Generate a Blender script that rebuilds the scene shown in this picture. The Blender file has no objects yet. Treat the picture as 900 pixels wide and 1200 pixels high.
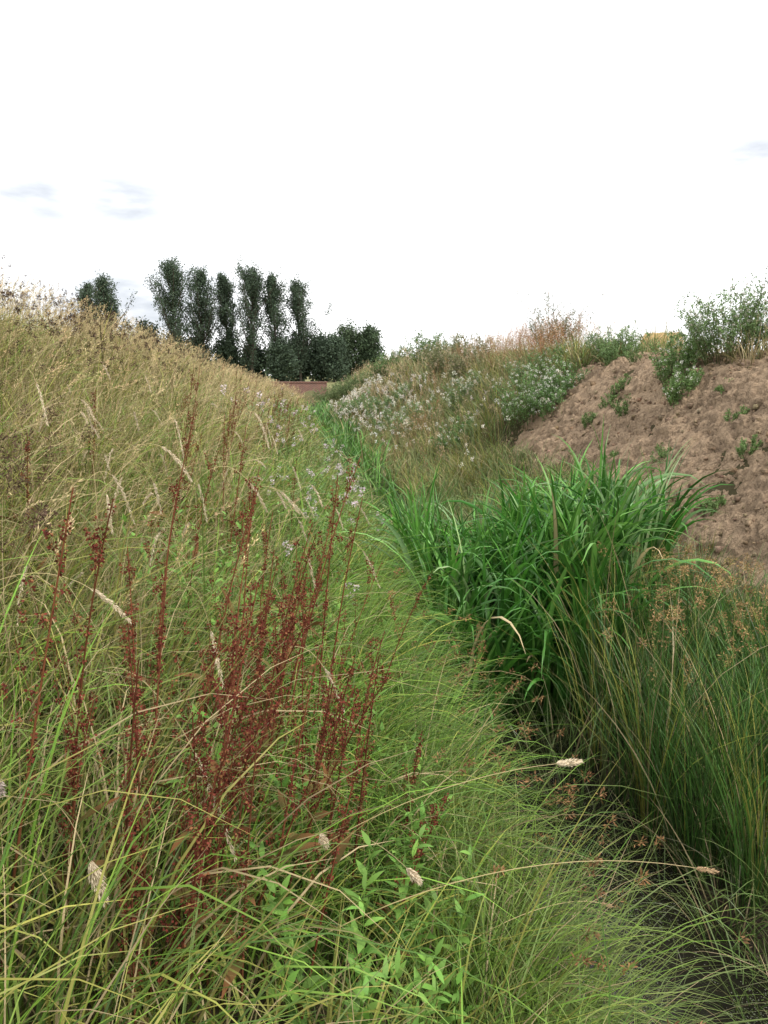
import bpy, math, numpy as np
rng=np.random.default_rng(11)
pi=math.pi
# ---------------------------------------------------------------- noise / terrain
def h2(ix,iy,s):
    v=np.sin(ix*127.1+iy*311.7+s*74.7)*43758.5453
    return v-np.floor(v)
def vn(x,y,s=0):
    ix=np.floor(x);iy=np.floor(y);fx=x-ix;fy=y-iy
    fx=fx*fx*(3-2*fx);fy=fy*fy*(3-2*fy)
    a=h2(ix,iy,s);b=h2(ix+1,iy,s);c=h2(ix,iy+1,s);d=h2(ix+1,iy+1,s)
    return (a*(1-fx)+b*fx)*(1-fy)+(c*(1-fx)+d*fx)*fy
def fbm(x,y,s=0,o=3):
    r=0;a=.5
    for i in range(o):
        r=r+a*vn(x*2**i,y*2**i,s+i*3);a*=.5
    return r
def sst(a,b,x):
    t=np.clip((x-a)/(b-a),0,1);return t*t*(3-2*t)
PX=[-2000,-60,-12,-5.5,-3.6,-2.8,-1.2,0,.5,.85,1.1,1.5,1.72,2.2,2.6,3.2,3.7,4.85,5.4,8,60,2000]
PZ=[1.2,1.2,1.7,2.45,2.6,2.35,1.5,.92,.55,.06,-.16,-.13,.03,.16,.3,.68,1.1,2.28,2.45,2.2,1.2,1.2]
def shift(y): return .16*np.sin(y*.33)*np.clip((y-5)/8,0,1)
def gz(x,y):
    x=np.asarray(x,float);y=np.asarray(y,float)
    xs=x-shift(y)
    z=(np.interp(xs-.12,PX,PZ)+np.interp(xs,PX,PZ)+np.interp(xs+.12,PX,PZ))/3
    kl=np.interp(y,[0,16,34,60],[1,1,.80,.60]);kr=np.interp(y,[0,40,60],[1,1,.8])
    w=np.clip(xs/1.5,0,1);k=kl*(1-w)+kr*w
    z=np.where(z>0,z*k,z)
    t=sst(56.2,60,y);z=z*(1-t)+1.2*t
    amp=np.clip(np.abs(xs-1.3)/1.2,0.2,1)*np.clip(60/(np.abs(x)+np.abs(y)+1),0,1)
    return z+amp*(.16*(fbm(x*.9,y*.9,5)-.45)+.05*(vn(x*4,y*4,9)-.5))
# ---------------------------------------------------------------- geometry accumulator
class Geo:
    def __init__(s): s.V=[];s.F=[];s.C=[];s.n=0
    def add(s,V,F,C):
        s.V.append(V.reshape(-1,3));s.F.append(F.reshape(-1,4)+s.n);s.C.append(C.reshape(-1,3));s.n+=len(s.V[-1])
    def build(s,name,mat,smooth=True):
        V=np.concatenate(s.V);F=np.concatenate(s.F).astype(np.int32);C=np.concatenate(s.C)
        me=bpy.data.meshes.new(name)
        me.vertices.add(len(V));me.vertices.foreach_set('co',V.astype(np.float32).ravel())
        me.loops.add(F.size);me.loops.foreach_set('vertex_index',F.ravel())
        me.polygons.add(len(F));me.polygons.foreach_set('loop_start',np.arange(0,F.size,4,dtype=np.int32))
        me.update(calc_edges=True)
        me.polygons.foreach_set('use_smooth',np.full(len(F),smooth))
        at=me.color_attributes.new('Col','FLOAT_COLOR','POINT')
        c4=np.ones((len(V),4),np.float32);c4[:,:3]=np.clip(C,0,1);at.data.foreach_set('color',c4.ravel())
        me.materials.append(mat)
        ob=bpy.data.objects.new(name,me);bpy.context.scene.collection.objects.link(ob);return ob
def cl(root,az,lean,curve,L,S,p=1.4,wob=None,ground=True):
    N=len(root);t=(np.arange(S)+.5)/S
    th=np.clip(lean[:,None]+curve[:,None]*t[None]**p,-.6,2.7)
    a=az[:,None]+(0 if wob is None else wob[:,None]*t[None])
    st=(L/S)[:,None]
    D=np.stack([st*np.sin(th)*np.cos(a),st*np.sin(th)*np.sin(a),st*np.cos(th)],-1)
    C=np.concatenate([np.zeros((N,1,3)),np.cumsum(D,1)],1)+root[:,None,:]
    if ground:
        g=gz(C[...,0],C[...,1])+.015;C[:,1:,2]=np.maximum(C[:,1:,2],g[:,1:]+.02*t[None])
    return C
def nrm(v): return v/(np.linalg.norm(v,axis=-1,keepdims=True)+1e-9)
T01=lambda S:np.arange(S+1)/S
def prof(kind,S):
    t=T01(S)
    if kind=='blade': return np.maximum((.55+.9*t)*(1-t**1.6)*1.0,.04)
    if kind=='stem': return 1-.55*t
    if kind=='leaf': return np.maximum(np.sin(pi*np.clip(t,0,1)**.75),.06)
    if kind=='reed': return np.maximum(np.minimum(1,.7+t)*(1-t**3.2),.03)
def ribbon(g,C,W,c0,c1,kind='blade',roll=None,mix=1.0):
    N,S1,_=C.shape;S=S1-1
    T=nrm(np.gradient(C,axis=1))
    hz=C[:,-1]-C[:,0];h=nrm(np.stack([-hz[:,1],hz[:,0],np.zeros(N)+1e-6],-1))[:,None,:]
    if roll is None: roll=rng.normal(0,.5,N)
    b=np.cross(T,np.broadcast_to(h,T.shape))
    tt=T01(S)[None,:,None]
    r=roll[:,None,None]*(.4+.9*tt)
    s=np.cos(r)*h+np.sin(r)*b
    w=(W[:,None]*prof(kind,S)[None])[...,None]*.5
    cc=c0[:,None,:]*(1-tt**mix)+c1[:,None,:]*tt**mix
    if kind=='reed':   # keeled leaf: three verts across with a midrib fold
        nn=np.cross(s,T)
        V=np.stack([C-s*w,C-nn*w*.35,C+s*w],2)
        base=np.arange(N)[:,None]*(3*S1)+np.arange(S)[None]*3
        F=np.concatenate([np.stack([base,base+1,base+4,base+3],-1),np.stack([base+1,base+2,base+5,base+4],-1)],1)
        col=np.repeat(cc[:,:,None,:],3,2);col[:,:,1]*=1.25
    else:
        V=np.stack([C-s*w,C+s*w],2)
        base=np.arange(N)[:,None]*(2*S1)+np.arange(S)[None]*2
        F=np.stack([base,base+1,base+3,base+2],-1)
        col=np.repeat(cc[:,:,None,:],2,2)
    g.add(V,F,col)
def tube(g,C,R,col,k=6):
    N,S1,_=C.shape;S=S1-1
    T=nrm(np.gradient(C,axis=1));up=np.where(np.abs(T[...,2:3])>.9,np.array([1.,0,0]),np.array([0,0,1.]))
    a=nrm(np.cross(T,up));b=np.cross(T,a)
    an=np.arange(k)*2*pi/k
    V=C[:,:,None,:]+R[:,:,None,None]*(np.cos(an)[None,None,:,None]*a[:,:,None]+np.sin(an)[None,None,:,None]*b[:,:,None])
    i=np.arange(N)[:,None,None]*S1*k+np.arange(S)[None,:,None]*k
    j=np.arange(k)[None,None];j2=(j+1)%k
    F=np.stack([i+j,i+j2,i+k+j2,i+k+j],-1)
    g.add(V,F,np.broadcast_to(col[:,None,None,:],V.shape).copy())
def at(C,t):
    S=C.shape[1]-1;f=np.clip(t,0,.9999)*S;i=f.astype(int);u=(f-i)[...,None]
    n=np.arange(len(C)).reshape((-1,)+(1,)*(t.ndim-1));n=np.broadcast_to(n,t.shape)
    A=C[n,i];B=C[n,i+1];return A*(1-u)+B*u,nrm(B-A)
def flakes(g,P,D,l,w,col):
    P=P.reshape(-1,3);D=nrm(D.reshape(-1,3));N=len(P)
    s=nrm(np.cross(D,rng.normal(size=(N,3))))
    l=np.broadcast_to(l,(N,))[:,None];w=np.broadcast_to(w,(N,))[:,None]
    V=np.stack([P,P+D*l*.45+s*w*.5,P+D*l,P+D*l*.45-s*w*.5],1)
    F=np.arange(N*4).reshape(N,4)
    g.add(V,F,np.repeat(col.reshape(-1,3)[:,None],4,1))
def jit(c,N,a=.25):
    c=np.asarray(c,float)
    return c*rng.uniform(1-a,1+a,(N,1))*rng.uniform(.93,1.07,(N,3))
CAM=np.array([0,0,2.2])
STRAW=np.array([.56,.44,.24])
BRI=[.18,.34,.04];MID=[.08,.19,.026];YG=[.34,.36,.07];OLV=[.18,.19,.055];DEEP=[.03,.09,.02];GG=[.15,.24,.09]
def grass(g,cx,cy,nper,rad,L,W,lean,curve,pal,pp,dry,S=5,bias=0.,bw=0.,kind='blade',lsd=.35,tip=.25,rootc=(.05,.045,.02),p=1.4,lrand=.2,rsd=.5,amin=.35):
    n=len(cx);idx=np.repeat(np.arange(n),nper);N=len(idx)
    B=lambda v:np.broadcast_to(np.asarray(v,float),(n,))[idx]
    a=rng.uniform(0,2*pi,N);r=B(rad)*np.sqrt(rng.random(N))
    x=cx[idx]+r*np.cos(a);y=cy[idx]+r*np.sin(a)
    root=np.stack([x,y,gz(x,y)-.01],-1)
    az=np.arctan2(np.sin(a)+B(bw)*np.sin(bias),np.cos(a)+B(bw)*np.cos(bias))+rng.normal(0,.35,N)
    LL=B(L)*np.clip(rng.normal(1,lrand,n),.5,1.5)[idx]*rng.uniform(1-lsd,1+lsd*.6,N)
    C=cl(root,az,np.abs(rng.normal(B(lean),.16*min(1,lean*5),N)),B(curve)*rng.uniform(amin,1.6,N),LL,S,wob=rng.normal(0,.4,N),p=p)
    d=np.linalg.norm(C-CAM,axis=-1).min(1);ok=d>.66
    pal=np.asarray(pal,float);k=rng.choice(len(pal),n,p=pp)[idx]
    sw=rng.random(N)<.2;k=np.where(sw,rng.choice(len(pal),N,p=pp),k)
    c=pal[k]*rng.uniform(.6,1.35,(N,1))*rng.uniform(.7,1.22,(n,1))[idx]*rng.uniform(.92,1.08,(N,3))
    dm=(rng.random(N)<B(dry))[:,None]
    c=np.where(dm,STRAW*rng.uniform(.5,1.15,(N,1)),c)
    tc=c*(1-tip)+tip*STRAW*.9
    rc=.4*c+.6*np.array(rootc)  # brown blade bases, also darkened to paint in shade among the blades
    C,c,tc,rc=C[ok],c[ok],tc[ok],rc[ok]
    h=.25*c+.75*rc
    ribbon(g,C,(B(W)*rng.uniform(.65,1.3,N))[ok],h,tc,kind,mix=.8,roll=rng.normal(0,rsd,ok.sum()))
def uni(n,x0,x1,y0,y1):
    return rng.uniform(x0,x1,n),rng.uniform(y0,y1,n)
def stems(g,x,y,L,W,lean,curve,az,sc,hl,hc,nf,fl,fw,spread,S=8,droop=.0,open_=.5):
    N=len(x);root=np.stack([x,y,gz(x,y)],-1);B=lambda v:np.broadcast_to(np.asarray(v,float),(N,))
    C=cl(root,B(az),B(lean),B(curve),B(L),S,p=2.2)
    ok=np.linalg.norm(C-CAM,axis=-1).min(1)>.7
    C=C[ok];L=B(L)[ok];W=B(W)[ok];N=len(C)
    scs=jit(sc,N);ribbon(g,C,W,scs,scs*1.1,'stem',roll=rng.uniform(0,3,N))
    hl=hl*rng.uniform(.7,1.3,N)
    u=rng.random((N,nf));t=1-(hl/L)[:,None]*u
    P,T=at(C,t)
    rad=spread*rng.uniform(.6,1.3,(N,1))*np.sin(pi*np.clip(u,0.04,.98))**.7*rng.random((N,nf))**.6
    o=nrm(rng.normal(size=(N,nf,3)));o[...,2]-=droop
    P=P+o*rad[...,None]
    D=T*(1-open_)+o*open_
    col=(jit(hc,N)[:,None,:]*rng.uniform(.65,1.35,(N,nf,1)))
    flakes(g,P,D,fl*rng.uniform(.7,1.3,N*nf),fw,col)
# ---------------------------------------------------------------- materials
def newmat(n):
    m=bpy.data.materials.new(n);m.use_nodes=True;nt=m.node_tree;nt.nodes.clear()
    return m,nt,nt.nodes,nt.links
def leafmat(n,tr=.35,rough=.5,spec=.3):
    m,nt,N,L=newmat(n)
    a=N.new('ShaderNodeAttribute');a.attribute_name='Col'
    p=N.new('ShaderNodeBsdfPrincipled');p.inputs['Roughness'].default_value=rough
    p.inputs['Specular IOR Level'].default_value=spec
    L.new(a.outputs['Color'],p.inputs['Base Color'])
    t=N.new('ShaderNodeBsdfTranslucent');L.new(a.outputs['Color'],t.inputs['Color'])
    x=N.new('ShaderNodeMixShader');x.inputs[0].default_value=tr
    o=N.new('ShaderNodeOutputMaterial')
    L.new(p.outputs[0],x.inputs[1]);L.new(t.outputs[0],x.inputs[2]);L.new(x.outputs[0],o.inputs[0]);return m
M_leaf=leafmat('grass_leaf',.22,.5,.2);M_reed=leafmat('reed_leaf',.25,.4,.4);M_dry=leafmat('dry_stalk',.15,.8,.1);M_tree=leafmat('tree_leaf',.25,.6,.2)
def groundmat(n,bs,scale,cracks=0.,rough=.95,spec=.15):
    m,nt,N,L=newmat(n)
    a=N.new('ShaderNodeAttribute');a.attribute_name='Col'
    tc=N.new('ShaderNodeTexCoord');no=N.new('ShaderNodeTexNoise');no.inputs['Scale'].default_value=scale;no.inputs['Detail'].default_value=9;no.inputs['Roughness'].default_value=.75
    L.new(tc.outputs['Object'],no.inputs['Vector'])
    mr=N.new('ShaderNodeMapRange');mr.inputs[1].default_value=.3;mr.inputs[2].default_value=.7;mr.inputs[3].default_value=.72;mr.inputs[4].default_value=1.2
    L.new(no.outputs['Fac'],mr.inputs[0])
    mu=N.new('ShaderNodeVectorMath');mu.operation='SCALE'
    L.new(a.outputs['Color'],mu.inputs[0]);L.new(mr.outputs[0],mu.inputs['Scale'])
    p=N.new('ShaderNodeBsdfPrincipled');p.inputs['Roughness'].default_value=rough;p.inputs['Specular IOR Level'].default_value=spec
    L.new(mu.outputs[0],p.inputs['Base Color'])
    hsrc=no.outputs['Fac']
    if cracks:
        vo=N.new('ShaderNodeTexVoronoi');vo.feature='DISTANCE_TO_EDGE';vo.inputs['Scale'].default_value=11
        n2=N.new('ShaderNodeTexNoise');n2.inputs['Scale'].default_value=7;n2.inputs['Detail'].default_value=4;L.new(tc.outputs['Object'],n2.inputs['Vector'])
        ad=N.new('ShaderNodeVectorMath');ad.operation='MULTIPLY_ADD';ad.inputs[1].default_value=(.5,.5,.5)
        L.new(n2.outputs['Color'],ad.inputs[0]);L.new(tc.outputs['Object'],ad.inputs[2]);L.new(ad.outputs[0],vo.inputs['Vector'])
        m2=N.new('ShaderNodeMapRange');m2.inputs[2].default_value=.05;m2.inputs[4].default_value=cracks
        L.new(vo.outputs['Distance'],m2.inputs[0])
        s=N.new('ShaderNodeMath');s.operation='ADD';L.new(m2.outputs[0],s.inputs[0]);L.new(no.outputs['Fac'],s.inputs[1]);hsrc=s.outputs[0]
    b=N.new('ShaderNodeBump');b.inputs['Strength'].default_value=bs;b.inputs['Distance'].default_value=.04
    L.new(hsrc,b.inputs['Height']);L.new(b.outputs[0],p.inputs['Normal'])
    o=N.new('ShaderNodeOutputMaterial');L.new(p.outputs[0],o.inputs[0]);return m
M_ground=groundmat('soil',.8,14);M_dirt=groundmat('bare_clay',1.,24,.5);M_mud=groundmat('wet_mud',.9,20,0,.5,.3)
# ---------------------------------------------------------------- ground
def grid(xs,ys):
    X,Y=np.meshgrid(xs,ys,indexing='ij');nx,ny=X.shape
    i=(np.arange(nx-1)[:,None]*ny+np.arange(ny-1)[None])
    return X,Y,np.stack([i,i+ny,i+ny+1,i+1],-1)
xs=np.concatenate([-np.geomspace(2000,8.2,45),np.arange(-8,8,.07),np.geomspace(8.2,2000,45)])
ys=np.concatenate([-np.geomspace(2000,2.3,25),np.arange(-2,16,.08),np.arange(16,62,.3),np.geomspace(62.4,3000,50)])
X,Y,F=grid(xs,ys);Z=gz(X,Y)
soil=np.array([.05,.038,.022]);thatch=np.array([.09,.085,.035]);mud=np.array([.05,.036,.025]);field=np.array([.22,.21,.09])
n1=fbm(X*1.7,Y*1.7,21)[...,None]
c=soil*(1-n1)+thatch*n1
wm=(np.clip(1-np.abs(X-shift(Y)-1.6)/.8,0,1)*(Y<60))[...,None];c=c*(1-wm)+mud*wm
fm=(np.clip((np.abs(X)-6)/4,0,1)+np.clip((Y-56)/6,0,1)).clip(0,1)[...,None];c=c*(1-fm)+field*fm*(.7+.5*n1)
g=Geo();g.add(np.stack([X,Y,Z],-1),F,c);g.build('ground',M_ground)
X,Y,F=grid(np.arange(1.45,3.0,.014),np.arange(-1,6.5,.02))
mk=sst(1.45,1.6,X)*sst(0,.3,3.0-X)*sst(-1,-.6,Y)*sst(0,.4,6.5-Y)
Z=gz(X,Y)-.03+mk*(.035+.09*(fbm(X*6,Y*5,101,4)-.47)+.02*(fbm(X*26,Y*26,103,2)-.4))
g=Geo();cc=np.array([.06,.043,.03])*(.5+1.0*fbm(X*5,Y*5,105)[...,None]);g.add(np.stack([X,Y,Z],-1),F,cc);g.build('ditch_mud',M_mud)
g=Geo();x,y=uni(4200,1.5,2.6,1,5.5);n=len(x);P=np.stack([x,y,gz(x,y)+.03],-1);D=rng.normal(size=(n,3))*np.array([1,1,.22])
flakes(g,P,D,rng.gamma(2,.016,n)+.01,rng.uniform(.002,.006,n),np.where(rng.random((n,1))<.5,np.array([.30,.22,.12]),np.array([.12,.08,.05]))*rng.uniform(.5,1.1,(n,1)))
g.build('dead_leaf_litter',M_dry)
def voro(x,y,s):
    ix=np.floor(x);iy=np.floor(y);f1=np.full(x.shape,9.);f2=f1.copy();cv=np.zeros(x.shape)
    for dx in(-1,0,1):
        for dy in(-1,0,1):
            a=ix+dx;b=iy+dy;px=a+h2(a,b,s);py=b+h2(a,b,s+5)
            d=np.hypot(px-x,py-y);v=h2(a,b,s+9)
            nw=d<f1;f2=np.where(nw,f1,np.minimum(f2,d));cv=np.where(nw,v,cv);f1=np.where(nw,d,f1)
    return f1,f2,cv
X,Y,F=grid(np.arange(2.6,6.6,.016),np.arange(-2.,14.5,.022))
wx=X+.35*(fbm(X*2.5,Y*2.5,31,4)-.5);wy=Y+.6*(fbm(X*2.5,Y*2.5,35,4)-.5)
f1,f2,cv=voro(wx*6.5,wy*3.2,3);e1,e2,ev=voro(wx*19,wy*13,8)
rid=1-np.abs(2*fbm(wx*3.2,wy*1.6,45,4)-.95)*2
disp=.060*(cv-.4)*sst(0,.14,f2-f1)+.034*(ev-.5)*sst(0,.2,e2-e1)-.012*(1-sst(0,.08,f2-f1))+.08*(fbm(X*1.3,Y*1.1,41)-.45)+.05*(fbm(X*6,Y*4,47,4)-.5)+.034*(fbm(X*22,Y*18,43,3)-.5)-.03*np.clip(rid-.75,0,.3)/.3
lo=2.85+.06*Y+.3*(fbm(Y*.9,Y*0,51)-.5)+.3*(fbm(X*3,Y*3,52)-.5)
far=12.4-.5*(X-4)**2+1.6*(fbm(X*2,Y*2,53)-.5)
mask=sst(-.15,.12,X-lo)*sst(-.35,.2,far-Y)*sst(-.2,.3,6.1+.5*(vn(Y*.8,Y*0,3)-.5)-X)
off=-.14+mask*.19+disp*mask
Z=gz(X,Y)+off*.85
V=np.stack([X-off*.5*mask,Y,Z],-1)
n1=fbm(X*2.2,Y*2.2,61)[...,None];n2=fbm(X*9,Y*9,66)[...,None]
c=np.array([.46,.33,.215])*(.70+.5*n1)*(.80+.4*n2)
c=c*(1-.25*(np.clip(rid-.75,0,.3)/.3)[...,None])   # darker colour down in the cracks
c=c*(.93+.14*ev[...,None])
g=Geo();g.add(V,F,c);g.build('dirt_bank',M_dirt,True)
g=Geo();n=3200
cx,cy=uni(n,3.2,5.6,1,12.5);sz=rng.gamma(1.6,.007,n)+.005
u=np.array([[-1,-1,-1],[1,-1,-1],[1,1,-1],[-1,1,-1],[-1,-1,1],[1,-1,1],[1,1,1],[-1,1,1]])*.7
P=np.stack([cx,cy,gz(cx,cy)+.05+sz*.3],-1)[:,None]+u[None]*sz[:,None,None]*rng.uniform(.55,1.2,(n,8,3))
ff=np.array([[0,3,2,1],[4,5,6,7],[0,1,5,4],[1,2,6,5],[2,3,7,6],[3,0,4,7]])
g.add(P,np.arange(n)[:,None,None]*8+ff[None],np.repeat(jit([.44,.315,.205],n)[:,None],8,1));g.build('dirt_clods',M_dirt,True)
# ---------------------------------------------------------------- water
m,nt,N,L=newmat('ditch_water');p=N.new('ShaderNodeBsdfPrincipled');p.inputs['Base Color'].default_value=(.016,.015,.01,1);p.inputs['Roughness'].default_value=.1;p.inputs['Specular IOR Level'].default_value=.25
no=N.new('ShaderNodeTexNoise');no.inputs['Scale'].default_value=18;b=N.new('ShaderNodeBump');b.inputs['Strength'].default_value=.15;b.inputs['Distance'].default_value=.01
tc=N.new('ShaderNodeTexCoord');L.new(tc.outputs['Object'],no.inputs['Vector']);L.new(no.outputs['Fac'],b.inputs['Height']);L.new(b.outputs[0],p.inputs['Normal'])
o=N.new('ShaderNodeOutputMaterial');L.new(p.outputs[0],o.inputs[0])
X,Y,F=grid(np.array([.3,2.4]),np.arange(-3,56.5,1.));g=Geo();g.add(np.stack([X+shift(Y),Y,X*0],-1),F,np.stack([X*0]*3,-1));g.build('ditch_water',m)
g=Geo();x,y=uni(70000,.7,1.85,.8,6);k=fbm(x*5,y*3,71)>rng.uniform(.22,.6,len(x));x=x[k];y=y[k];n=len(x)
a=rng.uniform(0,6.28,n);r=rng.uniform(.0012,.0034,n);an=a[:,None]+np.arange(4)*pi/2
V=np.stack([x[:,None]+r[:,None]*np.cos(an),y[:,None]+r[:,None]*np.sin(an),np.full((n,4),.004)],-1)
cc=np.where(rng.random((n,1))<.5,np.array([.24,.25,.19]),np.array([.12,.17,.05]))
g.add(V,np.arange(n*4).reshape(n,4),np.repeat(cc[:,None],4,1));g.build('duckweed',M_leaf)
# ---------------------------------------------------------------- left bank grass
g=Geo()
def leftgrass(n,x0,x1,y0,y1,nper,L,W,S,rad=.07):
    cx,cy=uni(n,x0,x1,y0,y1);cx=cx+shift(cy)
    hgt=np.clip(-cx/2.1,0,1)+1.3*(fbm(cx*1.3,cy*.7,81)-.44)+.15*np.clip((cy-6)/6,0,1)
    ln=.5+1.05*fbm(cx*2.3,cy*1.6,83)
    zones=[(hgt<.10,[BRI,MID,YG],[.58,.30,.12],.06),(( hgt>=.10)&(hgt<.45),[BRI,YG,MID,OLV],[.30,.32,.20,.18],.17),(hgt>=.45,[YG,OLV,BRI,MID],[.43,.28,.16,.13],.28)]
    for mk,pal,pp,dr in zones:
        if mk.sum()==0: continue
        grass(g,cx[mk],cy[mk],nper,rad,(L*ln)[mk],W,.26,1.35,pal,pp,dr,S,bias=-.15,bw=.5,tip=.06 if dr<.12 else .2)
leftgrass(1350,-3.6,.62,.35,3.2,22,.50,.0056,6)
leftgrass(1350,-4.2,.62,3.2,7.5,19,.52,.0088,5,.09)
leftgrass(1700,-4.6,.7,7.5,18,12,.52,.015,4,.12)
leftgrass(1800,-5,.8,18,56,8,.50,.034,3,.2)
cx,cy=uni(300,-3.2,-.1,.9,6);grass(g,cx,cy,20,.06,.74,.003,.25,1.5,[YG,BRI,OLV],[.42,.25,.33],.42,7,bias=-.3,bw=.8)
g.build('meadow_grass',M_leaf)
g=Geo()
cx,cy=uni(95,-.05,.42,1.5,5.2);cx=cx+.05*np.sin(cy*3);
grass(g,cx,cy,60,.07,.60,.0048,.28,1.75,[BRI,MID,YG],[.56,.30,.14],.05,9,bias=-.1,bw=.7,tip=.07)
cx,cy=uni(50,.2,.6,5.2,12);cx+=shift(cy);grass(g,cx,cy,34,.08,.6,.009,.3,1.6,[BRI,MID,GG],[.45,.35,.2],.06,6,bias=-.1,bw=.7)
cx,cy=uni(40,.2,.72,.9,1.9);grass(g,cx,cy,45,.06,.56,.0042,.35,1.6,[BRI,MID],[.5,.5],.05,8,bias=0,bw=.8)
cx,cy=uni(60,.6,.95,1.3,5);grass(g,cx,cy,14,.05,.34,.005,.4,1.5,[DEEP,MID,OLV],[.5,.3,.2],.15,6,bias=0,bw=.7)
g.build('sedge_grass',M_leaf)
g=Geo();x,y=uni(120,.1,.6,1.2,3.2);n=len(x)
stems(g,x,y,rng.uniform(.45,.72,n),.0018,rng.uniform(.25,.55,n),rng.uniform(.4,1.0,n),rng.normal(-.1,.5,n),[.18,.2,.06],.03,[.25,.14,.065],20,.013,.004,.011,open_=.75)
g.build('sedge_flower_heads',M_dry)
# ---------------------------------------------------------------- dry seed stems on left bank
g=Geo()
def drysel(n,x0,x1,y0,y1,sc,nf=22):
    x,y=uni(n,x0,x1,y0,y1);x=x+shift(y);n=len(x)
    stems(g,x,y,rng.uniform(.5,.95,n),.0018*sc,np.abs(rng.normal(.15,.14,n)),rng.uniform(.1,1.3,n),rng.normal(-.2,1.2,n),STRAW*.85,.12,STRAW*1.05,nf,.010*sc**.5,.0026*sc,.010*sc**.5,open_=.35)
drysel(260,-3.4,-.2,1.2,4,1.,40);drysel(850,-4,-.5,3,8,1.3,28);drysel(2000,-4.6,-.5,8,20,2.6,14);drysel(1900,-5,.3,20,54,6,9)
drysel(800,-4.6,-2.2,5,16,2.0,22)
g.build('dry_grass_seedheads',M_dry)
g=Geo()
x,y=uni(520,-4.1,-1.4,3.0,13);n=len(x)
stems(g,x,y,rng.uniform(.6,.95,n),.0028,np.abs(rng.normal(.1,.1,n)),rng.uniform(-.1,.4,n),rng.uniform(0,6.3,n),[.14,.10,.05],.024,[.07,.045,.03],26,.016,.007,.016,open_=.8)
for _ in range(3):
    k=rng.random(n)<.5;xx=x[k]+rng.normal(0,.05,k.sum());yy=y[k]+rng.normal(0,.05,k.sum());q=len(xx)
    stems(g,xx,yy,rng.uniform(.5,.9,q),.002,np.abs(rng.normal(.2,.1,q)),rng.uniform(0,.4,q),rng.uniform(0,6.3,q),[.14,.10,.05],.022,[.08,.05,.035],22,.015,.006,.014,open_=.8)
for (ux,uy) in [(-1.15,2.3),(-1.3,2.6),(-1.05,2.7),(-1.5,3.0),(-1.7,3.4),(-.9,2.0),(-.95,1.8),(-.8,1.6)]:
    q=7;xx=ux+rng.normal(0,.05,q);yy=uy+rng.normal(0,.05,q)
    stems(g,xx,yy,rng.uniform(.5,.75,q),.003,np.abs(rng.normal(.25,.12,q)),rng.uniform(0,.5,q),rng.uniform(-1,1.5,q),[.12,.08,.045],.05,[.12,.075,.05],70,.012,.004,.035,open_=.8)
g.build('knapweed_plants',M_dry)
# ---------------------------------------------------------------- dock
def dock(x,y,nst,H,lean=.18,az=0.,col=(.13,.032,.021)):
    g=Geo();n=nst
    rx=x+rng.normal(0,.06,n);ry=y+rng.normal(0,.06,n)
    root=np.stack([rx,ry,gz(rx,ry)],-1)
    C=cl(root,az+rng.normal(0,.6,n),np.abs(rng.normal(lean,.09,n)),rng.uniform(-.05,.35,n),H*rng.uniform(.75,1.15,n),9)
    ok=np.linalg.norm(C-CAM,axis=-1).min(1)>.6;C=C[ok];n=len(C)
    if n==0: return
    R=np.linspace(.003,.001,10)[None].repeat(n,0);tube(g,C,R,jit([.20,.07,.035],n),4)
    nb=9;t=rng.uniform(.3,.92,(n,nb));P,T=at(C,t);P=P.reshape(-1,3);N=len(P);tt=t.reshape(-1)
    Cb=cl(P,rng.uniform(0,6.28,N),rng.uniform(.15,.45,N),rng.uniform(-.35,0,N),H*.34*(1.12-tt)*rng.uniform(.6,1.3,N),5)
    ribbon(g,Cb,np.full(N,.0016),jit([.20,.07,.035],N),jit(col,N),'stem')
    dens=rng.uniform(.6,1.1)
    for CC,nf,lo in((Cb,46,.12),(C,126,.42)):
        M=len(CC);nw=int(nf*dens)//7;tw=rng.uniform(lo,1,(M,nw));tw=np.repeat(tw,7,1)+rng.normal(0,.006,(M,nw*7))
        P2,T2=at(CC,tw);o=nrm(rng.normal(size=P2.shape));P2=P2+o*.0034
        cf=np.asarray(col)*rng.uniform(.5,1.8,P2.shape[:2]+(1,))
        rs=rng.random(P2.shape[:2]+(1,))<.15;cf=np.where(rs,np.array([.28,.13,.055]),cf)
        flakes(g,P2,o+np.array([0,0,-.3]),rng.uniform(.0042,.0075,P2.shape[0]*P2.shape[1]),.0046,cf)
    nl=n*4;t=rng.uniform(.05,.6,(n,4));P,T=at(C,t);P=P.reshape(-1,3)
    Cl=cl(P,rng.uniform(0,6.3,nl),rng.uniform(.5,1.1,nl),rng.uniform(.2,1,nl),rng.uniform(.05,.12,nl),5)
    ribbon(g,Cl,rng.uniform(.01,.02,nl),jit([.10,.12,.035],nl),jit([.22,.09,.04],nl),'leaf')
    g.build('dock_plant',M_dry)
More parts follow.
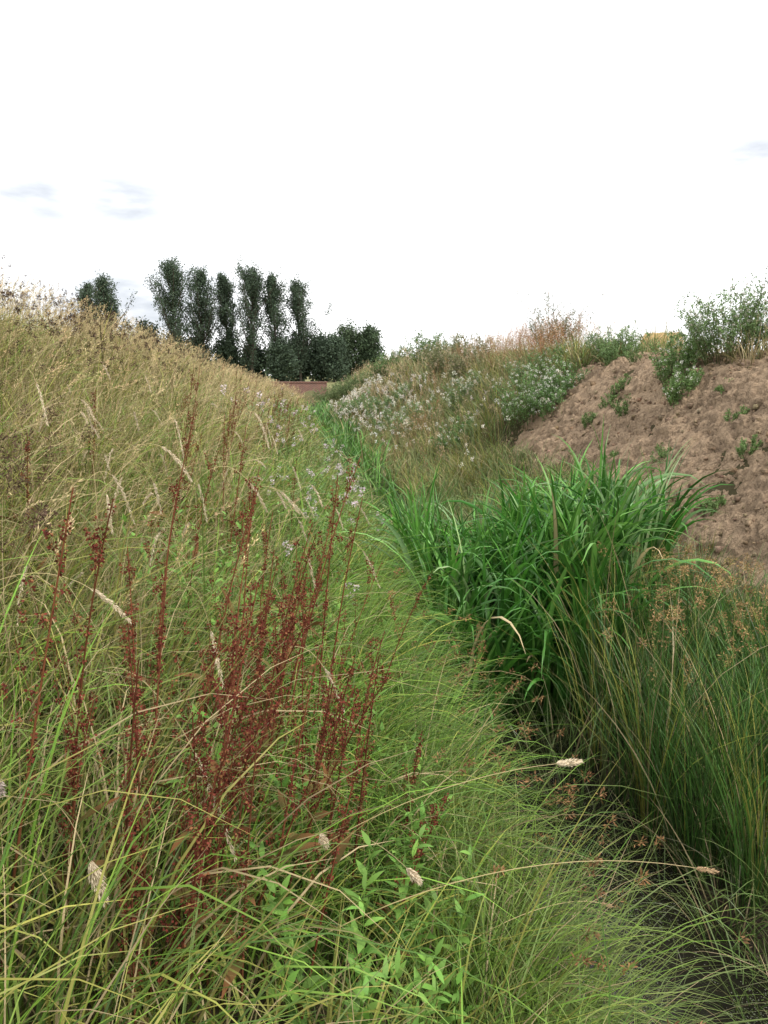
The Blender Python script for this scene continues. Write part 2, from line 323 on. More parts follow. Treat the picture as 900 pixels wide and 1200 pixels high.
for (x,y,ns,H) in [(-.16,1.45,3,.88),(-.06,1.75,3,.95),(-.24,1.7,2,.9),(-.0,2.05,2,.98),(-.2,2.1,2,.92),(-.35,1.6,2,.8),(.02,1.55,3,.82),(.08,1.8,2,.88),(-.42,1.22,2,.8),(-.36,1.3,2,.78),(-.28,1.2,3,.74),
                   (-.14,1.25,3,.7),(-.2,1.3,3,.76),(-.32,1.1,3,.66),(-.24,1.08,3,.6),(.10,2.3,1,.8),(-.4,2.5,2,.85),(-.3,3.0,1,.85),(-.35,3.6,2,.9),(-.7,4.1,2,.9),(-.5,4.8,2,.9),(-1.1,3.6,1,.75),(-.05,4.2,1,.75),(-.85,5.4,3,.9),(.15,1.35,1,.55),(.3,1.9,1,.55),(-.04,1.2,2,.58),(-.1,1.95,2,.95),(.04,1.65,2,.85),(-.18,1.55,3,.9),(-.12,1.4,2,.85),(-.9,2.6,1,.7)]:
    dock(x,y,ns,H,az=rng.uniform(-.5,.9))
for _ in range(14):
    y=rng.uniform(5.5,18);dock(rng.uniform(-1.4,-.1),y,3,.9)
# ---------------------------------------------------------------- leafy herbs
def herb(name,x,y,n,H,ll,lw,col,fluff=None,rad=.1,lean=.12,nl=22,nf=50,mat=None,ffl=.008,pf=.5):
    g=Geo();a=rng.uniform(0,6.3,n);r=rad*np.sqrt(rng.random(n));rx=x+r*np.cos(a);ry=y+r*np.sin(a)
    root=np.stack([rx,ry,gz(rx,ry)],-1)
    C=cl(root,a,np.abs(rng.normal(lean,lean*.6,n)),rng.uniform(-.1,.5,n),H*rng.uniform(.6,1.1,n),7)
    ok=np.linalg.norm(C-CAM,axis=-1).min(1)>.65;C=C[ok];a=a[ok];n=len(C)
    if n==0:return
    ribbon(g,C,np.full(n,.0035),jit(np.array(col)*.9,n),jit(np.array(col)*1.1,n),'stem')
    t=np.linspace(.12,.99,nl)[None]+rng.normal(0,.01,(n,nl));t=np.clip(t,0,.999);P,T=at(C,t);P=P.reshape(-1,3)
    aa=(a[:,None]+np.arange(nl)[None]*1.9+rng.normal(0,.3,(n,nl))).ravel();N=len(P);tt=t.ravel()
    Cl=cl(P,aa,rng.uniform(.6,1.1,N),rng.uniform(.1,.9,N),ll*(1.15-.6*tt)*rng.uniform(.6,1.2,N),4,ground=False)
    cc=jit(col,N,.3)*(.85+.35*tt[:,None]);ribbon(g,Cl,lw*(1.15-.5*tt)*rng.uniform(.7,1.2,N),cc,cc*1.15,'leaf',roll=rng.normal(0,.3,N))
    if fluff is not None:
        nc=4;u=np.repeat(rng.uniform(.84,1,(n,nc)),nf//nc,1);P,T=at(C,u);off=np.repeat(rng.normal(0,.018,(n,nc,3)),nf//nc,1)
        o=nrm(rng.normal(size=P.shape));P=P+off+o*.008
        cf=np.asarray(fluff)*rng.uniform(.7,1.15,P.shape[:2]+(1,));k=rng.random(n)<pf
        flakes(g,P[k],o[k]+T[k]*.3,rng.uniform(.6,1.3,P[k].shape[0]*P.shape[1])*ffl,ffl*.6,cf[k])
    g.build(name,mat or M_leaf)
HB=[.14,.27,.05]
for x,y,H,q in [(.05,1.25,.5,6),(.17,1.5,.5,6),(.3,1.35,.44,5),(.2,1.8,.55,5),(-.08,1.35,.5,5),(.02,1.62,.54,5),(-.32,2.45,.62,8),(-.42,2.7,.65,8),(-.25,2.25,.6,7),(.25,2.15,.55,4),(.1,1.1,.4,5),(-.38,3.0,.65,7),(.1,2.6,.55,5),(.28,2.9,.55,4),(.08,2.0,.56,4)]:
    herb('leafy_herb',x,y,q,H,.066,.018,HB,rad=.11,lean=.16)
for x,y in [(.1,4.4),(-.05,4.9),(.25,5.2),(.05,5.8),(.35,4.7),(.4,6.3),(.15,7.),(.4,5.6),(.4,7.6),(.1,3.7),(.2,8.5)]:
    herb('willowherb_plant',x,y,8,.75,.065,.014,[.14,.24,.07],fluff=(.82,.68,.74),rad=.18,nl=26,nf=60,ffl=.014,pf=.3)
for y in rng.uniform(9,30,12):
    herb('willowherb_plant',rng.uniform(-.6,.6),y,12,.8,.09,.024,[.15,.22,.08],fluff=(.78,.66,.66),rad=.4,nl=18,nf=32,ffl=.03,pf=.2)
# ---------------------------------------------------------------- broad-leaved reed clump
R1=[.045,.15,.022];R2=[.085,.25,.035];R3=[.15,.34,.065]
g=Geo()
cx,cy=uni(215,.9,2.7,4.6,6.0);k=(cy>4.6+.3*np.abs(cx-1.6));cx=cx[k];cy=cy[k]
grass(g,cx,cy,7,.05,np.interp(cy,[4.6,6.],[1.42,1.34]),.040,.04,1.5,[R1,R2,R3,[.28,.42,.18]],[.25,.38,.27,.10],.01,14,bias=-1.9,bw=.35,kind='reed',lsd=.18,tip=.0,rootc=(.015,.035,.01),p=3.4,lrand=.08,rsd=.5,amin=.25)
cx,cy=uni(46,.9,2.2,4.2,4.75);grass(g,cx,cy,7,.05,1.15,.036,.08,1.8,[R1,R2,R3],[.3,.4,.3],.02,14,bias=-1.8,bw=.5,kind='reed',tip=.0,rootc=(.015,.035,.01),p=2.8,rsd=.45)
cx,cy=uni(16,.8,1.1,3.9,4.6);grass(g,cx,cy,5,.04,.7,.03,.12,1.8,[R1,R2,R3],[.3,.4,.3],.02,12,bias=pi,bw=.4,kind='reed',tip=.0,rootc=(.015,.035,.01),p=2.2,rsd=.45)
g.build('bulrush_reed_clump',M_reed)
g=Geo();cx,cy=uni(200,.8,1.9,8,45);cx+=shift(cy);sc=cy/8
grass(g,cx,cy,12,.12,.85,.022*sc**.5,.15,.9,[R1,R2,R3],[.3,.5,.2],.03,6,kind='reed',tip=.06)
cx,cy=uni(110,.9,2.2,6.4,11);cx+=shift(cy);grass(g,cx,cy,18,.1,.6,.012,.2,1.0,[R2,[.14,.27,.05],GG],[.4,.4,.2],.05,6)
g.build('ditch_reeds',M_reed)
# ---------------------------------------------------------------- rushes right foreground
g=Geo()
cx,cy=uni(370,1.65,3.2,2.5,5.4);k=(cx>.445*cy)&(cx+.35*(cy-4)<3.1);cx=cx[k];cy=cy[k];hh=np.interp(cx,[1.5,2.1,2.6,3.2],[.98,.85,.62,.34])
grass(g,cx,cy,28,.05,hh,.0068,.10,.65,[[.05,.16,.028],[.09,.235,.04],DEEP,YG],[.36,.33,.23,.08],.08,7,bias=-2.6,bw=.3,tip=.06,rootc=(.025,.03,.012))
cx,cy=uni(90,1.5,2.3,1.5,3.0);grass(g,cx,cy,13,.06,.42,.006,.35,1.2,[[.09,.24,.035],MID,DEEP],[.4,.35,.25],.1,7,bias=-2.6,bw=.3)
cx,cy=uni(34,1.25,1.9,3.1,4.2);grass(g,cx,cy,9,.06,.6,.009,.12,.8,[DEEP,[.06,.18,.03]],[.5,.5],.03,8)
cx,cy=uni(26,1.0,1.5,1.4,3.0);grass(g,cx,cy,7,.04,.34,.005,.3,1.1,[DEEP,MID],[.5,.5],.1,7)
cx,cy=uni(200,2.5,3.15,2,11.5);cx=cx+.05*cy*.8;grass(g,cx,cy,16,.09,.25,.007,.3,1.0,[YG,[.12,.25,.05],OLV],[.3,.45,.25],.15,5)
g.build('rush_clump',M_reed)
g=Geo();x,y=uni(380,1.7,3.1,2.9,5.2);k=(x>.47*y)&(x+.35*(y-4)<2.9);x=x[k];y=y[k];n=len(x)
stems(g,x,y,np.interp(x,[1.6,2.1,3.2],[1.1,.98,.5])*rng.uniform(.75,1.1,n),.003,np.abs(rng.normal(.08,.08,n)),rng.uniform(0,.6,n),rng.uniform(0,6.3,n),[.12,.22,.05],.05,[.36,.24,.11],36,.016,.0058,.03,open_=.8)
g.build('rush_flower_heads',M_dry)
# ---------------------------------------------------------------- right bank vegetation beyond the bare earth
g=Geo()
cx,cy=uni(1900,1.9,6.5,10.8,24);cx+=shift(cy)
k=(cy>12.2-.5*(cx-4)**2+.2)|(cx<3.2);cx=cx[k];cy=cy[k]
grass(g,cx,cy,14,.13,.35+.35*fbm(cx,cy*.7,7),.016,.25,1.0,[YG,GG,OLV,[.12,.25,.05]],[.22,.33,.15,.3],.15,4,bias=pi,bw=.3)
cx,cy=uni(420,1.9,3.45,6.2,12.5);grass(g,cx,cy,18,.1,.42,.010,.25,1.1,[[.12,.25,.05],GG,YG,MID],[.35,.25,.2,.2],.12,5,bias=pi,bw=.3)
cx,cy=uni(2000,1.8,8,24,56);cx+=shift(cy);grass(g,cx,cy,8,.22,.6,.04,.25,.9,[YG,GG,OLV,[.11,.22,.06]],[.2,.4,.2,.2],.25,3)
cx,cy=uni(600,5.0,7.5,2,24);grass(g,cx,cy,12,.12,.36,.010,.3,.9,[YG,OLV,GG],[.3,.4,.3],.55,4)
g.build('bank_grass',M_leaf)
g=Geo()
x,y=uni(1100,2.4,6.5,12.5,30);x+=shift(y);n=len(x)
stems(g,x,y,rng.uniform(.5,.95,n),.006,np.abs(rng.normal(.15,.1,n)),rng.uniform(0,.7,n),rng.uniform(0,6.3,n),STRAW*.8,.16,[.55,.43,.27],14,.03,.009,.04,open_=.5)
x,y=uni(900,3.,7.5,28,55);n=len(x)
stems(g,x,y,rng.uniform(.5,1.1,n),.012,np.abs(rng.normal(.15,.1,n)),rng.uniform(0,.7,n),rng.uniform(0,6.3,n),STRAW*.7,.25,[.52,.4,.25],10,.07,.02,.09,open_=.5)
x,y=uni(200,5.0,6.2,4,9);n=len(x)
stems(g,x,y,rng.uniform(.3,.6,n),.003,np.abs(rng.normal(.15,.1,n)),rng.uniform(0,.7,n),rng.uniform(0,6.3,n),STRAW*.9,.12,[.6,.48,.3],30,.012,.004,.012,open_=.4)
x,y=uni(260,1.9,3.2,12,40);x+=shift(y);n=len(x)
stems(g,x,y,rng.uniform(.4,.8,n),.007,np.abs(rng.normal(.15,.1,n)),rng.uniform(0,.7,n),rng.uniform(0,6.3,n),[.2,.12,.06],.2,[.30,.19,.10],20,.03,.01,.05,open_=.5)
g.build('dry_bank_grass',M_dry)
g=Geo();x,y=uni(280,1.8,4.2,11,40);x+=shift(y)
for q in range(5):
    k=(y>11+q*6)&(y<=17+q*6)
    if k.sum(): 
        f=(1+q*.5);n=k.sum();stems(g,x[k],y[k],rng.uniform(.5,.85,n),.005*f,np.abs(rng.normal(.15,.1,n)),rng.uniform(0,.5,n),rng.uniform(0,6.3,n),[.18,.2,.09],.05*f,[.8,.74,.64],26,.022*f,.013*f,.035*f,open_=.8)
g.build('hogweed_flower_heads',M_dry)
g=Geo()
for (x0,y0,s,nn) in [(5.3,14.5,.45,150),(5.1,16.5,.5,150),(5.5,19,.8,160),(4.9,22,.6,120),(2.9,17,.35,50),(4.6,13.8,.4,90)]:
    x=rng.normal(x0,s*.7,nn);y=rng.normal(y0,s,nn);n=nn
    stems(g,x,y,rng.uniform(.6,1.05,n),.005,np.abs(rng.normal(.15,.12,n)),rng.uniform(0,.5,n),rng.uniform(0,6.3,n),[.26,.15,.08],.35,[.38,.21,.11],40,.022,.008,.05,open_=.5)
g.build('dry_sorrel_stand',M_dry)
# ---------------------------------------------------------------- shrubs / tall weeds
def bush(name,x,y,H,rad,nst,col,leaf=.035,fl=None,lean=.6,nfl=16,fs=1.,pf=.25):
    g=Geo();n=nst;a=rng.uniform(0,6.3,n);r=rad*.35*np.sqrt(rng.random(n));rx=x+r*np.cos(a);ry=y+r*np.sin(a)
    root=np.stack([rx,ry,gz(rx,ry)],-1)
    C=cl(root,a,rng.uniform(.02,lean,n),rng.uniform(-.3,.5,n),H*rng.uniform(.5,1.12,n),8)
    tube(g,C,np.linspace(.005,.002,9)[None].repeat(n,0),jit([.13,.14,.06],n),3)
    nb=9;t=rng.uniform(.25,.97,(n,nb));P,T=at(C,t);P=P.reshape(-1,3);N=len(P);tt=t.ravel()
    Cb=cl(P,rng.uniform(0,6.3,N),rng.uniform(.4,1.1,N),rng.uniform(-.6,.1,N),H*.28*rng.uniform(.4,1.1,N),5)
    ribbon(g,Cb,np.full(N,.003),jit([.12,.15,.06],N),jit([.14,.17,.07],N),'stem')
    for CC,nl in((C,14),(Cb,10)):
        M=len(CC);t=rng.uniform(.12,1,(M,nl));P,T=at(CC,t);o=nrm(rng.normal(size=P.shape)+np.array([0,0,.25]))
        br=rng.uniform(.7,1.3,(M,1,1));cf=np.asarray(col)*br*rng.uniform(.7,1.35,(M,nl,1))
        flakes(g,P,o+.4*T,leaf*rng.uniform(.6,1.3,M*nl),leaf*.42,cf)
    if fl is not None:
        Pt,Tt=at(Cb,np.full((N,1),.98));k=rng.random(N)<pf;Pt=Pt[k];Q=len(Pt)
        P=np.repeat(Pt,nfl,1);o=nrm(rng.normal(size=P.shape));P=P+o*.008*fs
        flakes(g,P,o+np.array([0,0,.4]),rng.uniform(.010,.02,Q*nfl)*fs,.008*fs,np.asarray(fl)*rng.uniform(.7,1.2,(Q,nfl,1)))
    g.build(name,M_leaf)
GC=[.17,.26,.10];W_=(.85,.82,.74)
bush('thistle_bush',5.15,8.5,.9,.75,70,GC,fl=(.6,.55,.48),pf=.4)
bush('thistle_bush',4.75,8.9,.55,.5,40,[.17,.27,.09],fl=W_)
bush('thistle_bush',4.5,8.3,.38,.4,26,[.17,.27,.09],fl=W_)
bush('thistle_bush',5.6,8.3,.6,.6,30,GC,fl=(.55,.5,.42))
bush('thistle_bush',5.25,12.0,.6,.7,40,GC,fl=(.6,.55,.5))
bush('thistle_bush',4.95,11.2,.4,.4,20,GC)
bush('thistle_bush',3.95,12.2,.85,.9,70,[.16,.27,.09],fl=W_,fs=1.3,pf=.32)
bush('thistle_bush',4.15,11.5,.55,.6,40,[.15,.26,.09],fl=W_,fs=1.2)
bush('thistle_bush',4.4,13.2,.7,.8,50,[.15,.25,.09],fl=W_,fs=1.2)
bush('thistle_bush',5.35,15.0,1.3,.7,44,[.17,.18,.1],fl=(.6,.5,.4),fs=1.3)
bush('thistle_bush',3.9,17,.8,.9,50,GC,fl=W_,fs=1.5,pf=.15)
bush('thistle_bush',3.1,14,.6,.8,50,[.14,.26,.08],fl=W_,fs=1.4,pf=.12)
bush('thistle_bush',3.0,18.5,.8,1.0,60,GC,leaf=.045,fl=W_,fs=1.8,pf=.15)
bush('thistle_bush',4.7,20,1.0,1.0,60,[.2,.21,.1],leaf=.05,fl=(.6,.5,.36),fs=2)
bush('thistle_bush',5.0,24,1.2,1.4,70,[.2,.21,.1],leaf=.06,fl=(.6,.5,.36),fs=2)
bush('thistle_bush',3.0,22,.8,1.1,50,GC,leaf=.05,fl=W_,fs=2,pf=.15)
bush('thistle_bush',3.3,26,.9,1.4,60,GC,leaf=.06,fl=W_,fs=2.4,pf=.12)
bush('thistle_bush',2.6,31,.9,1.4,60,GC,leaf=.06)
bush('thistle_bush',5.6,30,1.3,1.8,70,[.13,.2,.07],leaf=.08)
bush('thistle_bush',4.6,36,1.2,1.8,70,[.13,.2,.07],leaf=.08)
bush('thistle_bush',2.3,47,1.3,2.0,70,[.17,.22,.09],leaf=.09)
bush('thistle_bush',3.4,43,1.4,2.0,70,[.15,.2,.08],leaf=.09)
for x,y,H in [(4.25,9.3,.26),(4.05,9.9,.22),(4.3,9.9,.25),(3.9,7.4,.22),(4.35,7.0,.16),(4.5,9.9,.2),(3.8,8.5,.15),(5.3,7.2,.3),(4.1,6.3,.14),(3.6,6.0,.2),(3.5,8.8,.25),(4.9,10.4,.3),(4.6,7.6,.14)]:
    bush('small_weed',x,y,H,.2,10,[.17,.26,.09],leaf=.024)
# ---------------------------------------------------------------- nodding grass plumes in the foreground
def plume(root,tip,lift,hl,hr,col,nf=420,w=.0022,nod=0.):
    g=Geo();r=np.array([root[0],root[1],float(gz(root[0],root[1]))]);tp=np.array(tip,float)
    c=np.array([r[0]*.55+tp[0]*.45,r[1]*.55+tp[1]*.45,max(r[2],tp[2])+lift])
    t=np.linspace(0,1,19)[:,None];C=((1-t)**2*r+2*t*(1-t)*c+t*t*tp)[None]
    if nod: C[0,-4:,2]-=nod*np.array([.05,.2,.5,1])
    ribbon(g,C,np.array([w]),np.array([[.36,.30,.12]]),np.array([[.5,.4,.22]]),'stem',roll=np.array([.8]))
    Lt=np.linalg.norm(np.diff(C[0],axis=0),axis=1).sum();u=rng.random((1,nf))
    P,T=at(C,1-u*hl/Lt);o=nrm(rng.normal(size=P.shape));rad=hr*np.sin(pi*np.clip(u,.03,.97))**.6*rng.random((1,nf))**.5
    P=P+o*rad[...,None];flakes(g,P,T*.75+o*.35,rng.uniform(.006,.012,nf),.0016,np.asarray(col)*rng.uniform(.7,1.25,(1,nf,1)))
    g.build('grass_plume',M_dry)
pc=(.70,.59,.42);pd=(.48,.33,.19)
plume((-.25,1.35),(.63,1.50,1.335),.05,.06,.007,pc)
plume((-.25,1.15),(.88,1.34,1.15),.25,.05,.005,pd,160)
plume((-.1,1.5),(.2,1.15,1.33),.12,.035,.006,pc)
plume((-.55,1.3),(-.295,1.03,1.45),.25,.05,.009,pc,600,nod=.02)
plume((-.7,1.3),(-.40,.97,1.65),.12,.06,.007,(.5,.42,.36),500)
plume((-.9,1.6),(-.36,1.59,1.70),.28,.10,.0035,pc,300,nod=.02)
plume((-.6,1.7),(-.12,1.21,1.42),.5,.14,.003,pc,300,nod=.06)
plume((-.4,2.2),(-.16,1.5,1.6),.35,.12,.003,pc,260,nod=.04)
plume((-.1,1.6),(.04,1.2,1.38),.1,.03,.006,pc,300)
plume((-.8,2.4),(-.3,2.2,1.95),.25,.16,.004,pc,300,nod=.05)
plume((-.4,3.2),(-.1,3.0,2.0),.3,.2,.005,pc,300,nod=.08)
plume((-1.0,1.9),(-.62,1.5,1.85),.25,.12,.005,pd,300,nod=.04)
plume((.1,1.3),(.8,1.65,.85),.2,.04,.004,pd,120,nod=.02)
for _ in range(58):
    y=rng.uniform(1.7,4.6);x=rng.uniform(-.9,-.02)*y*.42;dx=rng.uniform(.1,.4)*rng.choice([-1,1],p=[.3,.7]);z=float(gz(x,y))
    plume((x,y),(x+dx,y+rng.uniform(-.3,.2),z+rng.uniform(.4,.8)),rng.uniform(.05,.45),rng.uniform(.08,.16),rng.uniform(.0015,.0035),np.array(pc)*rng.uniform(.7,1.05),180,nod=rng.uniform(0,.08))
# ---------------------------------------------------------------- straw bale on the field
g=Geo();n=48;an=np.arange(n)*2*pi/n
prx=np.array([-.6,-.6,-.6,-.56,-.3,0,.3,.56,.6,.6,.6]);prr=np.array([.02,.35,.62,.67,.68,.685,.68,.67,.62,.35,.02])
R=prr[:,None]+.015*rng.normal(size=(11,n));A=prx[:,None]+.012*rng.normal(size=(11,n))
lx=A;ly=R*np.cos(an);lz=R*np.sin(an)*.97
ca,sa=math.cos(-.75),math.sin(-.75);bx,by=13.2,26.
V=np.stack([bx+lx*ca-ly*sa,by+lx*sa+ly*ca,float(gz(bx,by))+.95+lz],-1)
i=np.arange(10)[:,None]*n;j=np.arange(n)[None];F=np.stack([i+j,i+(j+1)%n,i+n+(j+1)%n,i+n+j],-1)
g.add(V,F,np.broadcast_to(np.array([.5,.35,.16]),V.shape)*rng.uniform(.8,1.15,V.shape[:2]+(1,)))
V2=V.copy();V2[...,2]-=.9;V2[...,0]+=.9;g.add(V2,F,np.broadcast_to(np.array([.5,.35,.14]),V.shape)*rng.uniform(.8,1.15,V.shape[:2]+(1,)))
k=5000;ii=rng.integers(1,10,k);jj=rng.integers(0,n,k);flakes(g,V[ii,jj]+rng.normal(0,.03,(k,3)),rng.normal(size=(k,3)),.09,.01,np.array([.55,.41,.21])*rng.uniform(.7,1.2,(k,1)))
g.build('straw_bale',M_dry,True)
# ---------------------------------------------------------------- brick bridge over ditch
m,nt,N,L=newmat('red_brick');p=N.new('ShaderNodeBsdfPrincipled');br=N.new('ShaderNodeTexBrick');tc=N.new('ShaderNodeTexCoord');mp=N.new('ShaderNodeMapping');mp.inputs['Rotation'].default_value=(pi/2,0,0)
br.inputs['Color1'].default_value=(.26,.11,.075,1);br.inputs['Color2'].default_value=(.19,.085,.06,1);br.inputs['Mortar'].default_value=(.3,.26,.22,1)
br.inputs['Scale'].default_value=1;br.inputs['Brick Width'].default_value=.225;br.inputs['Row Height'].default_value=.075;br.inputs['Mortar Size'].default_value=.008
L.new(tc.outputs['Object'],mp.inputs[0]);L.new(mp.outputs[0],br.inputs[0]);L.new(br.outputs[0],p.inputs['Base Color']);p.inputs['Roughness'].default_value=.9
o=N.new('ShaderNodeOutputMaterial');L.new(p.outputs[0],o.inputs[0]);M_brick=m
br_e=bpy.data.objects.new('brick_bridge',None);bpy.context.scene.collection.objects.link(br_e)
def prism(name,pts,y0,y1,mat):
    n=len(pts);V=[(a,y0,b) for a,b in pts]+[(a,y1,b) for a,b in pts]
    F=[tuple(range(n)),tuple(range(2*n-1,n-1,-1))]+[(i,i+n,(i+1)%n+n,(i+1)%n) for i in range(n)]
    me=bpy.data.meshes.new(name);me.from_pydata(V,[],F);me.materials.append(mat);me.update()
    ob=bpy.data.objects.new(name,me);bpy.context.scene.collection.objects.link(ob);ob.parent=br_e;return ob
arc=[(1.3+.75*math.cos(a),.35+.75*math.sin(a)) for a in np.linspace(0,pi,17)]
prism('headwall',[(-1.5,-.3),(-1.5,1.66),(2.5,1.66),(2.5,-.3),(2.05,-.3)]+arc+[(.55,-.3)],55.6,56.0,M_brick)
prism('coping',[(-1.55,1.663),(-1.55,1.75),(2.55,1.75),(2.55,1.663)],55.55,56.05,M_brick)
# ---------------------------------------------------------------- trees
def tree(name,x,y,H,R,kind,nl,leaf,col):
    g=Geo();z0=float(gz(x,y))
    if kind=='poplar':
        C=cl(np.array([[x,y,z0-.2]]),np.array([rng.uniform(0,6)]),np.array([.015]),np.array([.06]),np.array([H*.97]),12,ground=False)
        tube(g,C,np.linspace(H*.017,.03,13)[None],np.array([[.10,.085,.065]]),7)
        nb=75;t=rng.uniform(.10,.99,nb)**.9;P,_=at(C,t[None]);P=P[0]
        pk=rng.uniform(.35,.55)
        sh=np.interp(t,[.08,.2,pk,.72,.88,1],[.6,.85,1.05,.66,.34,.12])*rng.choice([.45,.8,1.0,1.4],nb)
        Ln=R*sh*2.4;Cb=cl(P,rng.uniform(0,6.3,nb),rng.uniform(.45,.8,nb),rng.uniform(-.6,-.2,nb),Ln,6,ground=False)
        sig=.10*R
    else:
        C=cl(np.array([[x,y,z0-.2]]),np.array([rng.uniform(0,6)]),np.array([.03]),np.array([.1]),np.array([H*.7]),8,ground=False)
        tube(g,C,np.linspace(H*.03,.06,9)[None],np.array([[.09,.075,.055]]),7)
        nb=60;t=rng.uniform(.18,.99,nb);P,_=at(C,t[None]);P=P[0]
        Ln=R*np.interp(t,[.15,.4,.7,1],[.9,1.1,1,.65])*rng.uniform(.6,1.15,nb)
        Cb=cl(P,rng.uniform(0,6.3,nb),rng.uniform(.2,1.4,nb)*np.interp(t,[.2,1],[1.1,.6]),rng.uniform(-.5,.2,nb),Ln,6,ground=False)
        sig=.16*R
    nbr=len(Cb);tube(g,Cb,np.linspace(.07,.015,7)[None].repeat(nbr,0),jit([.09,.075,.06],nbr),4)
    per=nl//nbr//14
    tc_=rng.uniform(.2,1.05,(nbr,per));Pc,Tc=at(Cb,tc_)
    Pc=Pc+rng.normal(0,sig,Pc.shape)*np.array([1,1,1.6 if kind=='poplar' else 1])
    P=np.repeat(Pc.reshape(-1,3),14,0)+rng.normal(0,leaf*.85,(nbr*per*14,3))*np.array([1,1,1.3])
    br=np.repeat(rng.uniform(.55,1.5,nbr*per),14)[:,None]
    n=len(P);flakes(g,P,rng.normal(size=(n,3))+np.array([0,0,.5 if kind=='poplar' else 0.]),leaf*rng.uniform(.6,1.3,n),leaf*.6,np.asarray(col)*br*rng.uniform(.75,1.25,(n,1)))
    g.build(name,M_tree,False)
PC=[.075,.108,.068]  # tree green, greyed and lightened to paint in distance haze
for r,H,R in [(-.149,15.6,2.5),(-.1125,15.4,2.2),(-.0808,15.2,1.4),(-.052,15.0,2.7),(-.0198,14.6,1.8),(.0108,13.9,2.2),(-.253,13.2,1.3),(-.2286,13.8,1.9)]:
    d=110+rng.uniform(-3,3);tree('poplar_tree',r*d,d,H*1.0,R,'poplar',12600,.25,PC)
for x,y,H,R,c in [(4.2,112,7.6,2.6,PC),(8,114,8.8,3.4,[.08,.115,.06]),(11.3,113,8.6,3.0,[.07,.105,.055]),(6,110,6.5,2.6,PC),(-1.5,108,5.5,2.5,PC),(1,115,7,2.6,PC),(-20.5,110,9.4,2.8,PC),(-17,113,7.5,2.6,PC),(-13.5,111,6.5,2.6,PC),(-9.5,112,6,2.4,PC),(-5.5,112,5.5,2.4,PC),(-25,112,8,2.8,PC)]:
    tree('broadleaf_tree',x,y,H,R,'round',9500,.36,c)
g=Geo();n=22000;x=rng.uniform(-130,170,n);hh=1.6+2.6*fbm(x*.12,x*0,91)+1.2*vn(x*.9,x*0,92);y=125+rng.normal(0,1.5,n)
P=np.stack([x,y,1.1+hh*rng.random(n)**.7],-1);flakes(g,P,rng.normal(size=(n,3)),.9,.6,np.array([.07,.10,.05])*rng.uniform(.6,1.4,(n,1)));g.build('distant_hedge',M_tree,False)
# ---------------------------------------------------------------- sky and light
sc=bpy.context.scene;w=bpy.data.worlds.new('World');sc.world=w;w.use_nodes=True;nt=w.node_tree;N=nt.nodes;L=nt.links;N.clear()
el,rot=math.radians(52),math.radians(130)
sky=N.new('ShaderNodeTexSky');sky.sky_type='NISHITA';sky.sun_disc=False;sky.sun_elevation=el;sky.sun_rotation=rot
sk=N.new('ShaderNodeVectorMath');sk.operation='SCALE';sk.inputs['Scale'].default_value=.12;L.new(sky.outputs[0],sk.inputs[0])
tc=N.new('ShaderNodeTexCoord');no=N.new('ShaderNodeTexNoise');no.inputs['Scale'].default_value=6;no.inputs['Detail'].default_value=6
mp=N.new('ShaderNodeMapping');mp.inputs['Scale'].default_value=(1,1,3.5);L.new(tc.outputs['Generated'],mp.inputs[0]);L.new(mp.outputs[0],no.inputs['Vector'])
acc=None
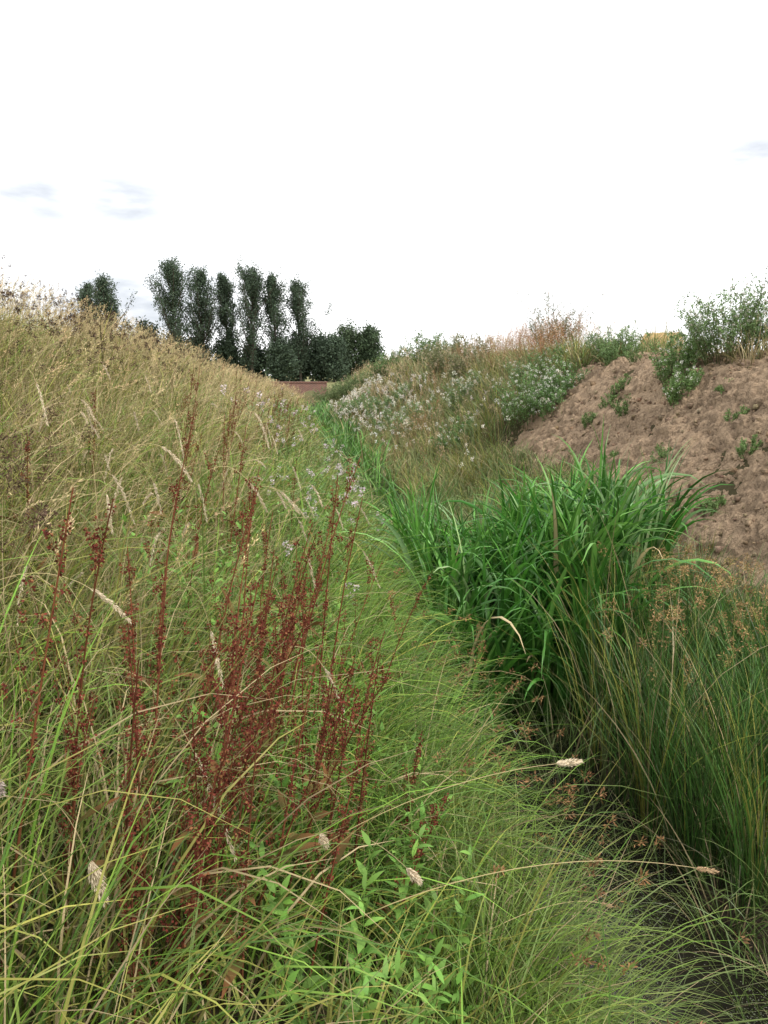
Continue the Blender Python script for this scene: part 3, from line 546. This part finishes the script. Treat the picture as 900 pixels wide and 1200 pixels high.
for (dx,dy,dz,rr,st) in [(-.225,1.094,.2307,.095,.88),(-.328,1.107,.234,.10,.75),(.622,1.0,.287,.075,.9),(-.2,1.067,.10,.17,.85)]:
    l=math.sqrt(dx*dx+dy*dy+dz*dz);q=N.new('ShaderNodeVectorMath');q.operation='MULTIPLY';q.inputs[1].default_value=(1,1,2.2);L.new(tc.outputs['Generated'],q.inputs[0])
    nd=N.new('ShaderNodeVectorMath');nd.operation='DISTANCE'
    L.new(q.outputs[0],nd.inputs[0]);nd.inputs[1].default_value=(dx/l,dy/l,dz/l*2.2)
    mr=N.new('ShaderNodeMapRange');mr.inputs[1].default_value=0;mr.inputs[2].default_value=rr;mr.inputs[3].default_value=st;mr.inputs[4].default_value=0;mr.interpolation_type='SMOOTHERSTEP';L.new(nd.outputs['Value'],mr.inputs[0])
    if acc is None: acc=mr.outputs[0]
    else:
        a=N.new('ShaderNodeMath');a.operation='MAXIMUM';L.new(acc,a.inputs[0]);L.new(mr.outputs[0],a.inputs[1]);acc=a.outputs[0]
no.inputs['Scale'].default_value=14
m2=N.new('ShaderNodeMapRange');m2.inputs[1].default_value=.3;m2.inputs[2].default_value=.62;m2.inputs[3].default_value=.25;L.new(no.outputs['Fac'],m2.inputs[0])
a=N.new('ShaderNodeMath');a.operation='MULTIPLY';L.new(acc,a.inputs[0]);L.new(m2.outputs[0],a.inputs[1])
a2=N.new('ShaderNodeMath');a2.operation='POWER';L.new(a.outputs[0],a2.inputs[0]);a2.inputs[1].default_value=.55
cm=N.new('ShaderNodeMix');cm.data_type='RGBA';cm.inputs['A'].default_value=(1.75,1.75,1.77,1);cm.inputs['B'].default_value=(.62,.67,.75,1);L.new(a2.outputs[0],cm.inputs['Factor'])
c2=N.new('ShaderNodeMix');c2.data_type='RGBA';c2.inputs['Factor'].default_value=.1;L.new(cm.outputs['Result'],c2.inputs['A']);L.new(sk.outputs[0],c2.inputs['B'])
bg=N.new('ShaderNodeBackground');bg.inputs[1].default_value=1.;L.new(c2.outputs['Result'],bg.inputs[0]);o=N.new('ShaderNodeOutputWorld');L.new(bg.outputs[0],o.inputs[0])
sd=bpy.data.lights.new('sun','SUN');sd.energy=2.6;sd.angle=math.radians(10);sd.color=(1,.96,.9);so=bpy.data.objects.new('sun',sd);sc.collection.objects.link(so)
so.rotation_euler=(pi/2-el,0,pi-rot) 
cd=bpy.data.cameras.new('camera');cam=bpy.data.objects.new('camera',cd);sc.collection.objects.link(cam)
cd.sensor_fit='VERTICAL';cd.angle=math.radians(69);cd.clip_start=.05;cd.clip_end=6000
cam.location=(0,0,2.2);cam.rotation_euler=(math.radians(90-10.4),0,math.radians(-6.9));sc.camera=cam
sc.view_settings.view_transform='Standard';sc.view_settings.look='None';sc.view_settings.exposure=0
